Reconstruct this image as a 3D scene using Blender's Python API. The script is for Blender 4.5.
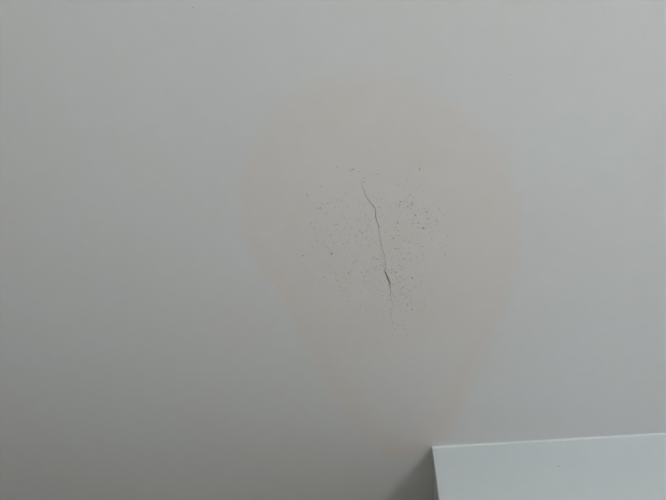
import bpy, bmesh, math, random
from mathutils import Matrix, Vector, noise

for o in list(bpy.data.objects):
    bpy.data.objects.remove(o, do_unlink=True)
scene = bpy.context.scene
col = scene.collection
R = math.radians

# ------------------------------------------------------------------ camera
F_PX, W_PX, H_PX = 577.0, 666, 500
EYE = 1.60                      # camera height
CEIL = 2.50                     # ceiling height
PITCH, ROLL, YAW = 45.0, 0.0, 7.37
cam_rot = (Matrix.Rotation(R(YAW), 3, 'Z') @ Matrix.Rotation(R(90 + PITCH), 3, 'X')
           @ Matrix.Rotation(R(ROLL), 3, 'Z'))
cd = bpy.data.cameras.new('camera')
cd.sensor_width = 36.0
cd.lens = F_PX / W_PX * 36.0
cd.clip_start = 0.02
cam = bpy.data.objects.new('camera', cd)
col.objects.link(cam)
cam.matrix_world = Matrix.Translation((0, 0, EYE)) @ cam_rot.to_4x4()
scene.camera = cam


def on_ceiling(px, py):
    """x, y on the ceiling plane of a point measured in the photograph"""
    d = cam_rot @ Vector((px - W_PX / 2, -(py - H_PX / 2), -F_PX))
    k = (CEIL - EYE) / d.z
    return d.x * k, d.y * k


CX, CY = on_ceiling(432, 447)   # outer corner of the projecting wall, at the ceiling

# room extents
X_L, X_R = -1.70, 4.50
Y_B = CY - 4.20                 # window wall, behind the camera
Y_A = CY + 0.95                 # back of the alcove
WIN_X0, WIN_X1, WIN_Z0, WIN_Z1 = CX + 1.40, CX + 2.45, 0.12, 2.05

# ------------------------------------------------------------------ light
world = bpy.data.worlds.new('overcast_sky')
scene.world = world
world.use_nodes = True
bg = world.node_tree.nodes['Background']
bg.inputs['Color'].default_value = (0.80, 0.90, 1.0, 1)
bg.inputs['Strength'].default_value = 0.25

ld = bpy.data.lights.new('window_daylight', 'AREA')
ld.shape = 'RECTANGLE'
ld.size = WIN_X1 - WIN_X0 - 0.10
ld.size_y = WIN_Z1 - WIN_Z0 - 0.10
ld.energy = 15.0
ld.color = (0.94, 0.975, 1.0)
lo = bpy.data.objects.new('window_daylight', ld)
col.objects.link(lo)
lo.location = ((WIN_X0 + WIN_X1) / 2, Y_B + 0.005, (WIN_Z0 + WIN_Z1) / 2)
lo.rotation_euler = (R(90), 0, 0)          # shines along +Y, into the room

sd = bpy.data.lights.new('bounce_sun', 'SUN')  # added sun: its patch on the floor bounces light up to the ceiling
sd.energy = 11.0
sd.angle = R(3)
sd.color = (1.0, 0.965, 0.935)
so = bpy.data.objects.new('bounce_sun', sd)
col.objects.link(so)
SUN_EL, SUN_AZ = 30, 42                    # height above the horizon; how far it stands to the right of +Y heading
sdir = Vector((-math.sin(R(SUN_AZ)) * math.cos(R(SUN_EL)), math.cos(R(SUN_AZ)) * math.cos(R(SUN_EL)), -math.sin(R(SUN_EL))))
so.rotation_euler = sdir.to_track_quat('-Z', 'Y').to_euler()
so.location = (1.5, Y_B - 3, 4)

vs = scene.view_settings
vs.view_transform = 'Standard'
vs.look = 'None'
vs.gamma = 1.0
vs.use_curve_mapping = False
vs.exposure = 2.46


# ------------------------------------------------------------------ materials
def new_mat(name, rough=0.9):
    m = bpy.data.materials.new(name)
    m.use_nodes = True
    nt = m.node_tree
    b = nt.nodes['Principled BSDF']
    b.inputs['Roughness'].default_value = rough
    b.inputs['Specular IOR Level'].default_value = 0.2
    return m, nt, b


def mixrgb(nt, fac, a, b):
    n = nt.nodes.new('ShaderNodeMix')
    n.data_type = 'RGBA'
    for sock, v in ((n.inputs['Factor'], fac), (n.inputs['A'], a), (n.inputs['B'], b)):
        if hasattr(v, 'is_linked'):
            nt.links.new(v, sock)
        else:
            sock.default_value = v
    return n.outputs['Result']


def noise_fac(nt, scale, lo_, hi_, detail=4.0, seed=0.0):
    tc = nt.nodes.new('ShaderNodeTexCoord')
    mp = nt.nodes.new('ShaderNodeMapping')
    mp.inputs['Location'].default_value = (seed, seed * 1.7, 0)
    nz = nt.nodes.new('ShaderNodeTexNoise')
    nz.inputs['Scale'].default_value = scale
    nz.inputs['Detail'].default_value = detail
    mr = nt.nodes.new('ShaderNodeMapRange')
    mr.inputs['From Min'].default_value = 0.3
    mr.inputs['From Max'].default_value = 0.7
    mr.inputs['To Min'].default_value = lo_
    mr.inputs['To Max'].default_value = hi_
    nt.links.new(tc.outputs['Object'], mp.inputs['Vector'])
    nt.links.new(mp.outputs['Vector'], nz.inputs['Vector'])
    nt.links.new(nz.outputs['Fac'], mr.inputs['Value'])
    return mr.outputs['Result'], nz.outputs['Fac']


def paint(name, base, tint, rough=0.9, blotch=3.0, bump=0.12, stain=False):
    """matt emulsion: faint blotches, fine roller stipple, optional water stain from the mesh"""
    m, nt, b = new_mat(name, rough)
    f1, _ = noise_fac(nt, blotch, 0.0, 1.0, 3.0, 1.3)
    c = mixrgb(nt, f1, (*base, 1), (*tint, 1))
    f2, raw = noise_fac(nt, 260.0, 0.0, 0.06, 2.0)
    c = mixrgb(nt, f2, c, (base[0] * .7, base[1] * .7, base[2] * .7, 1))
    f4, _ = noise_fac(nt, 28.0, 0.0, 0.10, 5.0, 7.0)          # uneven cover of the paint
    c = mixrgb(nt, f4, c, (base[0] * .82, base[1] * .81, base[2] * .79, 1))
    if stain:
        at = nt.nodes.new('ShaderNodeAttribute')
        at.attribute_name = 'stain'
        f3, _ = noise_fac(nt, 22.0, 0.75, 1.2, 5.0, 4.0)
        mu = nt.nodes.new('ShaderNodeMath')
        mu.operation = 'MULTIPLY'
        mu.use_clamp = True
        nt.links.new(at.outputs['Fac'], mu.inputs[0])
        nt.links.new(f3, mu.inputs[1])
        c = mixrgb(nt, mu.outputs[0], c, (*stain, 1))
    nt.links.new(c, b.inputs['Base Color'])
    bp = nt.nodes.new('ShaderNodeBump')
    bp.inputs['Strength'].default_value = bump
    bp.inputs['Distance'].default_value = 0.001
    nt.links.new(raw, bp.inputs['Height'])
    nt.links.new(bp.outputs['Normal'], b.inputs['Normal'])
    return m


CEIL_A, CEIL_B = (0.735, 0.745, 0.745), (0.732, 0.725, 0.715)
M_CEIL = paint('ceiling_emulsion', CEIL_A, CEIL_B)
M_STAIN = paint('stained_emulsion', CEIL_A, CEIL_B, stain=(0.765, 0.655, 0.58))
M_WALL = paint('wall_emulsion', (0.57, 0.60, 0.60), (0.555, 0.587, 0.587), bump=0.08)
M_ALCOVE = paint('alcove_bounce_beige', (0.56, 0.43, 0.30), (0.54, 0.41, 0.285), bump=0.08)  # unseen wall; beige invented to darken and warm the alcove shadow
M_CAULK = paint('caulk_paint', (0.71, 0.735, 0.735), (0.70, 0.72, 0.72), bump=0.03)
M_GLOSS = paint('white_gloss_paint', (0.82, 0.82, 0.80), (0.80, 0.80, 0.78), rough=0.35, bump=0.02)


def flat(name, c1, c2, scale, rough=0.9):
    m, nt, b = new_mat(name, rough)
    f, _ = noise_fac(nt, scale, 0, 1, 3.0, 2.0)
    nt.links.new(mixrgb(nt, f, (*c1, 1), (*c2, 1)), b.inputs['Base Color'])
    return m


M_FLOOR = flat('carpet_grey', (0.37, 0.37, 0.36), (0.32, 0.32, 0.312), 60)
M_CRACK = flat('crack_shade_dirt', (0.30, 0.27, 0.225), (0.40, 0.36, 0.30), 90)  # dark of the crack's cavity painted into the ribbon's colour, with dirt
M_GAP = flat('open_crack_shade_dirt', (0.15, 0.125, 0.07), (0.23, 0.19, 0.12), 120)  # shade inside the open gap put into the colour, with dirt
M_LIP = paint('lifted_paint_flake', (0.76, 0.745, 0.70), (0.72, 0.70, 0.655), bump=0.03)
M_MOULD = flat('mould_dark', (0.22, 0.21, 0.185), (0.31, 0.295, 0.265), 150)
M_MOULD_F = flat('mould_faint', (0.39, 0.375, 0.33), (0.49, 0.47, 0.42), 150)
M_HOLE = flat('filler_grey', (0.35, 0.36, 0.36), (0.42, 0.43, 0.43), 200)
M_GLASS, gnt, gb = new_mat('window_glass', 0.0)       # thin clear pane: lets light straight through, faint sheen
gmix, gtr, ggl = (gnt.nodes.new('ShaderNode' + k) for k in ('MixShader', 'BsdfTransparent', 'BsdfGlossy'))
ggl.inputs['Roughness'].default_value = 0.02
gmix.inputs['Fac'].default_value = 0.06
gnt.links.new(gtr.outputs[0], gmix.inputs[1])
gnt.links.new(ggl.outputs[0], gmix.inputs[2])
gnt.links.new(gmix.outputs[0], gnt.nodes['Material Output'].inputs['Surface'])
gnt.nodes.remove(gb)


# ------------------------------------------------------------------ mesh helpers
def obj(name, bm, mat, parent=None, smooth=False):
    me = bpy.data.meshes.new(name)
    bmesh.ops.recalc_face_normals(bm, faces=bm.faces)
    bm.to_mesh(me)
    bm.free()
    me.materials.append(mat)
    if smooth:
        for p in me.polygons:
            p.use_smooth = True
    o = bpy.data.objects.new(name, me)
    col.objects.link(o)
    if parent:
        o.parent = parent
    return o


def add_box(bm, x0, x1, y0, y1, z0, z1):
    v = [bm.verts.new((x, y, z)) for x in (x0, x1) for y in (y0, y1) for z in (z0, z1)]
    for f in ((0, 1, 3, 2), (4, 6, 7, 5), (0, 4, 5, 1), (2, 3, 7, 6), (0, 2, 6, 4), (1, 5, 7, 3)):
        bm.faces.new([v[i] for i in f])
    return bm


def box(*a):
    return add_box(bmesh.new(), *a)


def structure(o, label, cat):
    o['kind'] = 'structure'
    o['label'] = label
    o['category'] = cat
    return o


# ------------------------------------------------------------------ room shell
T = 0.12
floor = structure(obj('floor', box(X_L - T, X_R + T, Y_B - T, Y_A + T, -0.1, 0), M_FLOOR),
                  'grey carpeted floor of the room', 'floor')
ceiling = structure(obj('ceiling', box(X_L - T, X_R + T, Y_B - T, Y_A + T, CEIL, CEIL + 0.1), M_CEIL),
                    'off-white painted plaster ceiling with a water stain and a hairline crack', 'ceiling')
structure(obj('wall_left', box(X_L - T, X_L, Y_B, Y_A, 0, CEIL), M_WALL),
          'white painted wall at the left end of the room', 'wall')
structure(obj('wall_right', box(X_R, X_R + T, Y_B, CY, 0, CEIL), M_WALL),
          'white painted wall at the right end of the room', 'wall')
structure(obj('wall_alcove', box(X_L, CX, Y_A, Y_A + T, 0, CEIL), M_ALCOVE),
          'unseen back wall of the alcove beside the projecting wall, in beige made up to warm its shadow', 'wall')

# window wall with its opening
bm = bmesh.new()
add_box(bm, X_L, WIN_X0, Y_B - T, Y_B, 0, CEIL)
add_box(bm, WIN_X1, X_R, Y_B - T, Y_B, 0, CEIL)
add_box(bm, WIN_X0, WIN_X1, Y_B - T, Y_B, 0, WIN_Z0)
add_box(bm, WIN_X0, WIN_X1, Y_B - T, Y_B, WIN_Z1, CEIL)
structure(obj('wall_back', bm, M_WALL), 'white painted wall around the window', 'wall')

# the projecting wall: a bevelled solid, its outer corner seen in the photograph
bm = box(CX, X_R + T, CY, Y_A + T, 0, CEIL)
edge = [e for e in bm.edges if all(abs(v.co.x - CX) < 1e-6 and abs(v.co.y - CY) < 1e-6 for v in e.verts)]
bmesh.ops.bevel(bm, geom=edge, offset=0.004, segments=3, affect='EDGES', profile=0.5)
breast = structure(obj('wall_front', bm, M_WALL),
                   'white painted projecting wall whose outer corner meets the ceiling', 'wall')

# painted caulk bead in the angle between the wall face and the ceiling
bm = bmesh.new()
rings = []
rng = random.Random(5)
n = 60
for i in range(n + 1):
    x = CX - 0.001 + (X_R - CX) * i / n
    s = 0.0050 + 0.0012 * noise.noise((x * 6, 3.1, 0))
    rings.append([bm.verts.new(p) for p in ((x, CY + .002, CEIL - s * 1.25), (x, CY - s * .30, CEIL - s * .95),
                                            (x, CY - s * .62, CEIL - s * .45), (x, CY - s * .9, CEIL + .0005),
                                            (x, CY + .002, CEIL + .0005))])
for a, b in zip(rings, rings[1:]):
    for k in range(5):
        bm.faces.new((a[k], a[(k + 1) % 5], b[(k + 1) % 5], b[k]))
bm.faces.new(rings[0])
bm.faces.new(rings[-1][::-1])
o = obj('caulk_bead', bm, M_CAULK, breast)
o['label'] = 'thin bright painted bead where wall meets ceiling'


# a small pit in the projecting wall
def wall_point(px, py):
    d = cam_rot @ Vector((px - W_PX / 2, -(py - H_PX / 2), -F_PX))
    k = CY / d.y
    return d.x * k, CY, EYE + d.z * k


def blob(bm, c, rx, ry, h, axis='Z', n=8, seed=0, ang=0.0):
    """low irregular dome; sits on the ceiling (axis Z, growing down) or on the wall (axis Y)"""
    r = random.Random(seed)
    rim, mid = [], []
    for i in range(n):
        a = 2 * math.pi * i / n
        k = r.uniform(.7, 1.2)
        u, v = rx * k * math.cos(a), ry * k * math.sin(a)
        u, v = u * math.cos(ang) - v * math.sin(ang), u * math.sin(ang) + v * math.cos(ang)
        if axis == 'Z':
            rim.append(bm.verts.new((c[0] + u, c[1] + v, c[2])))
            mid.append(bm.verts.new((c[0] + u * .6, c[1] + v * .6, c[2] - h * .8)))
        else:
            rim.append(bm.verts.new((c[0] + u, c[1], c[2] + v)))
            mid.append(bm.verts.new((c[0] + u * .6, c[1] - h * .8, c[2] + v * .6)))
    top = bm.verts.new((c[0], c[1], c[2] - h) if axis == 'Z' else (c[0], c[1] - h, c[2]))
    for i in range(n):
        j = (i + 1) % n
        bm.faces.new((rim[i], rim[j], mid[j], mid[i]))
        bm.faces.new((mid[i], mid[j], top))


bm = bmesh.new()
blob(bm, wall_point(558.7, 466), .0032, .0028, .0006, 'Y', seed=3)
o = obj('wall_speck', bm, M_HOLE, breast, True)
o['label'] = 'tiny grey speck on the white wall face'

# ------------------------------------------------------------------ window behind the camera
win = bpy.data.objects.new('window_1', None)
col.objects.link(win)
win.location = ((WIN_X0 + WIN_X1) / 2, Y_B - T, WIN_Z0)
structure(win, 'tall white framed casement window lighting the room', 'window')
inv = Matrix.Translation(-win.location)


def wpart(name, bm, m):
    bmesh.ops.transform(bm, matrix=inv, verts=bm.verts)
    return obj(name, bm, m, win)


y0, y1 = Y_B - T + .02, Y_B - T + .07
xm = (WIN_X0 + WIN_X1) / 2
bm = bmesh.new()
add_box(bm, WIN_X0, WIN_X0 + .05, y0, y1, WIN_Z0, WIN_Z1)
add_box(bm, WIN_X1 - .05, WIN_X1, y0, y1, WIN_Z0, WIN_Z1)
add_box(bm, WIN_X0 + .05, WIN_X1 - .05, y0, y1, WIN_Z0, WIN_Z0 + .05)
add_box(bm, WIN_X0 + .05, WIN_X1 - .05, y0, y1, WIN_Z1 - .05, WIN_Z1)
wpart('window_frame', bm, M_GLOSS)
wpart('mullion', box(xm - .025, xm + .025, y0, y1, WIN_Z0 + .05, WIN_Z1 - .05), M_GLOSS)
for a, b in ((WIN_X0 + .05, xm - .025), (xm + .025, WIN_X1 - .05)):
    wpart('pane', box(a, b, y0 + .02, y0 + .026, WIN_Z0 + .05, WIN_Z1 - .05), M_GLASS)
wpart('window_sill', box(WIN_X0 - .04, WIN_X1 + .04, Y_B + .012, Y_B + .14, WIN_Z0 - .03, WIN_Z0 - .001), M_GLOSS)

# ------------------------------------------------------------------ water stain
OUT = [(300, 88), (338, 74), (380, 72), (430, 88), (472, 115), (500, 148), (515, 182), (522, 222), (519, 262),
       (507, 303), (490, 345), (472, 386), (457, 420), (436, 446), (402, 460), (371, 446), (347, 421), (330, 392),
       (310, 358), (291, 325), (271, 291), (251, 260), (241, 230), (238, 196), (247, 160), (266, 122)]


def smooth_closed(p, k=5):
    out, m = [], len(p)
    for i in range(m):
        a, b, c, d = p[i - 1], p[i], p[(i + 1) % m], p[(i + 2) % m]
        for j in range(k):
            t = j / k
            out.append(tuple(.5 * (2 * b[q] + (c[q] - a[q]) * t + (2 * a[q] - 5 * b[q] + 4 * c[q] - d[q]) * t * t
                                   + (3 * b[q] - a[q] - 3 * c[q] + d[q]) * t ** 3) for q in (0, 1)))
    return out


OUTS = smooth_closed(OUT)


def sdist(px, py):
    """signed distance to the stain's outline, positive inside"""
    best, inside = 1e9, False
    m = len(OUTS)
    for i in range(m):
        (ax, ay), (bx, by) = OUTS[i], OUTS[(i + 1) % m]
        dx, dy = bx - ax, by - ay
        t = max(0, min(1, ((px - ax) * dx + (py - ay) * dy) / (dx * dx + dy * dy + 1e-9)))
        best = min(best, (px - ax - dx * t) ** 2 + (py - ay - dy * t) ** 2)
        if (ay > py) != (by > py) and px < (bx - ax) * (py - ay) / (by - ay) + ax:
            inside = not inside
    return math.sqrt(best) * (1 if inside else -1)


def sstep(a, b, x):
    t = max(0, min(1, (x - a) / (b - a)))
    return t * t * (3 - 2 * t)


STAIN_GAIN = 0.42


def stain_at(px, py):
    s = sdist(px, py) + 5 * noise.noise((px / 26, py / 26, 1)) + 3 * noise.noise((px / 9, py / 9, 4))
    edge_w = 9 + 12 * sstep(200, 60, py) + 6 * sstep(430, 520, px)
    body = sstep(-edge_w * .5, edge_w, s)
    rim = sstep(-5, 4, s) * (1 - sstep(6, 30, s))
    washed = sstep(310, 400, py + .25 * (px - 380)) * sstep(8, 45, s)     # the paler tongue at the lower end
    v = body * (.86 + .22 * noise.noise((px / 60, py / 60, 9))) * (1 - .62 * washed)
    return max(0, STAIN_GAIN * (v + rim * .17 * sstep(120, 260, py)))


STEP = 4.0
nx, ny = int(320 / STEP), int(430 / STEP)
bm = bmesh.new()
lay = bm.verts.layers.float.new('stain')
vg = {}
for j in range(ny + 1):
    for i in range(nx + 1):
        px, py = 222 + i * STEP, 50 + j * STEP
        s = sdist(px, py)
        x, y = on_ceiling(px, py)
        if s < -16 or (x > CX + .012 and y > CY + .012):
            continue
        sag = .0003 + .0012 * sstep(-10, 70, s)              # the wet board has sagged a little
        v = bm.verts.new((x, y, CEIL - sag))
        vg[i, j] = v
        v[lay] = stain_at(px, py)
for (i, j), v in list(vg.items()):
    q = [(i, j), (i + 1, j), (i + 1, j + 1), (i, j + 1)]
    if all(k in vg for k in q):
        bm.faces.new([vg[k] for k in q])
for v in [v for v in bm.verts if not v.link_faces]:
    bm.verts.remove(v)
stain = obj('water_stain', bm, M_STAIN, ceiling, True)
if stain.data.polygons[0].normal.z > 0:
    stain.data.flip_normals()
stain['label'] = 'large pear-shaped beige water stain with a faint darker rim'


def surf(px, py, lift=0.0002):
    x, y = on_ceiling(px, py)
    s = sdist(px, py)
    return x, y, CEIL - (.0003 + .0012 * sstep(-10, 70, s)) - lift


# ------------------------------------------------------------------ crack
MM = 0.001


def ribbon(name, pts, mat, parent, lift=0.0004, jitter=0.25, seed=1, depth=0.0004):
    """narrow strip along pixel points (px, py, width in mm), resampled with a ragged edge"""
    fine = []
    for (a, b) in zip(pts, pts[1:]):
        m = max(2, int(math.hypot(b[0] - a[0], b[1] - a[1]) / 1.2))
        for j in range(m):
            t = j / m
            fine.append([a[k] + (b[k] - a[k]) * t for k in range(3)])
    fine.append(list(pts[-1]))
    r = random.Random(seed)
    ps = []
    for i, (px, py, w) in enumerate(fine):
        if 0 < i < len(fine) - 1:
            px += r.uniform(-jitter, jitter)
            py += r.uniform(-jitter, jitter)
        ps.append((Vector(surf(px, py, lift)), w * MM * r.uniform(.75, 1.25)))
    bm = bmesh.new()
    rows = []
    for i, (p, w) in enumerate(ps):
        t = (ps[min(i + 1, len(ps) - 1)][0] - ps[max(i - 1, 0)][0])
        t.z = 0
        t.normalize()
        nrm = Vector((-t.y, t.x, 0))
        rows.append([bm.verts.new(p + nrm * w / 2), bm.verts.new(p - Vector((0, 0, depth))),
                     bm.verts.new(p - nrm * w / 2)])
    for a, b in zip(rows, rows[1:]):
        bm.faces.new((a[0], a[1], b[1], b[0]))
        bm.faces.new((a[1], a[2], b[2], b[1]))
    return obj(name, bm, mat, parent)


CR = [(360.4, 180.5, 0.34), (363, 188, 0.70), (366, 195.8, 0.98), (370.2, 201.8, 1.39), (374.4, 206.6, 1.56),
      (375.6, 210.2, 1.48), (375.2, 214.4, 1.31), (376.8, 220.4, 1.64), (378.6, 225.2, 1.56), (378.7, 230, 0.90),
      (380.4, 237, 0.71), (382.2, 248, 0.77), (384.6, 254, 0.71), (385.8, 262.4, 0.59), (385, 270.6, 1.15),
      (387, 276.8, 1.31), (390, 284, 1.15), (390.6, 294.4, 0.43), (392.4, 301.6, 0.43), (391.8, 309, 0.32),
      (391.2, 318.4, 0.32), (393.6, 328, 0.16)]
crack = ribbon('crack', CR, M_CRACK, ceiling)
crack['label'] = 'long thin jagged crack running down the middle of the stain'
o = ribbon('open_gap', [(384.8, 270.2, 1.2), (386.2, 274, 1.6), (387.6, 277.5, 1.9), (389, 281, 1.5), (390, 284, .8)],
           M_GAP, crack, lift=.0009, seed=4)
o['label'] = 'wider dark olive gap in the crack'
o = ribbon('lifted_paint', [(386.6, 271, .6), (388.4, 275, 1.8), (389.8, 279, 1.8), (391, 283, .6)], M_LIP, crack,
           lift=.0006, seed=7, depth=.0012)
o['label'] = 'pale flake of paint lifted along the crack'
o = ribbon('fine_branch', [(349, 170.5, .4), (352, 169.5, .9), (356, 166.8, .5)], M_MOULD_F, crack, seed=11)
o = ribbon('fine_branch', [(321, 243, .4), (327, 246.6, .8), (329.5, 250, .9), (331.4, 252.4, 1.0)], M_MOULD_F, crack,
           seed=12)
o = ribbon('fine_branch', [(419, 226.8, .4), (423, 228.2, 1.2), (427, 227, .5)], M_MOULD_F, crack, seed=13)

# ------------------------------------------------------------------ mould
# the specks that can be picked out one by one: (px, py, radius in mm)
SPOTS = [(331.7, 253.2, 2.3), (303, 255.3, 1.6), (348.3, 272.7, 1.5), (343, 276.4, 1.4), (320.5, 186, 1.4),
         (408, 206, 1.5), (415.4, 214.3, 1.5), (418.3, 222.8, 1.7), (426.6, 211.5, 1.6), (431.4, 237.9, 1.4),
         (423, 227.6, 1.8), (393.5, 237.8, 1.7), (398.6, 235.4, 1.4), (397.6, 222.3, 1.6), (412.2, 202.1, 1.4),
         (401.8, 266, 1.4), (395.8, 272.2, 1.5), (401.4, 276, 1.4), (412.2, 277.6, 2.0), (403, 287, 1.5),
         (409.8, 290.6, 1.8), (404.6, 293.6, 1.3), (407.4, 303.6, 1.6), (411.8, 308.8, 1.9), (397.6, 324.4, 1.5),
         (376.4, 265.8, 1.3), (371, 263, 1.1), (389.4, 308.6, 1.4), (356, 219, 1.1), (347.5, 206, 1.1),
         (326, 212.5, 1.1), (419.5, 168.5, 1.5), (352.7, 169, 1.5), (398, 184.5, 1.1), (317, 240.3, 1.4),
         (439, 208.3, 1.3), (444, 214.7, 1.2), (408.5, 253, 1.2), (364, 276, 1.1), (425, 264, 1.1),
         (388.6, 250.7, 1.0), (424.4, 305.5, 1.2), (360.7, 305, 1.1), (378, 293.5, 1.1)]
rng = random.Random(21)
for k, (px, py, r_mm) in enumerate(SPOTS):
    bm = bmesh.new()
    p = surf(px, py, .0001)
    blob(bm, (0, 0, 0), r_mm * MM * rng.uniform(.85, 1.3), r_mm * MM * rng.uniform(.9, 1.5), .0007, seed=k,
         ang=rng.uniform(0, 3))
    o = obj('mould_spot', bm, M_MOULD if r_mm > 1.45 else M_MOULD_F, ceiling)
    o.location = p
o = None

# the fine dusting of specks between them, too small to pick apart
bm = bmesh.new()
CL = [(418, 225, 24, 26, 90), (402, 280, 16, 26, 110), (378, 285, 14, 24, 60), (345, 275, 24, 26, 60),
      (330, 225, 24, 30, 50), (362, 225, 16, 24, 45), (398, 320, 18, 26, 45), (400, 200, 30, 24, 40),
      (385, 255, 30, 40, 50)]
for n_cl, (mx, my, sx, sy, cnt) in enumerate(CL):
    for q in range(int(cnt * 1.5)):
        px, py = rng.gauss(mx, sx * .75), rng.gauss(my, sy * .75)
        if sdist(px, py) < 12:
            continue
        r_ = rng.choice((.5, .7, .8, 1.0, 1.2)) * MM
        blob(bm, surf(px, py, .0001), r_ * rng.uniform(.8, 1.5), r_ * rng.uniform(.9, 1.8), .0004, n=6,
             seed=q + 1000 * n_cl, ang=rng.uniform(0, 3))
o = obj('mould_dusting', bm, M_MOULD_F, ceiling)
o['kind'] = 'stuff'
o['label'] = 'fine dusting of grey mould specks around the crack'

# stray marks on the clean part of the ceiling
for k, (px, py, r_mm) in enumerate([(193, 7.5, 1.1), (243, 392.5, 1.6), (241, 384, 1.2), (166, 91, 1.0), (510, 75, 1.0)]):
    bm = bmesh.new()
    blob(bm, (0, 0, 0), r_mm * MM, r_mm * MM * 1.3, .0006, seed=70 + k)
    o = obj('stray_speck', bm, M_MOULD_F, ceiling)
    o.location = (*on_ceiling(px, py), CEIL - .0001)
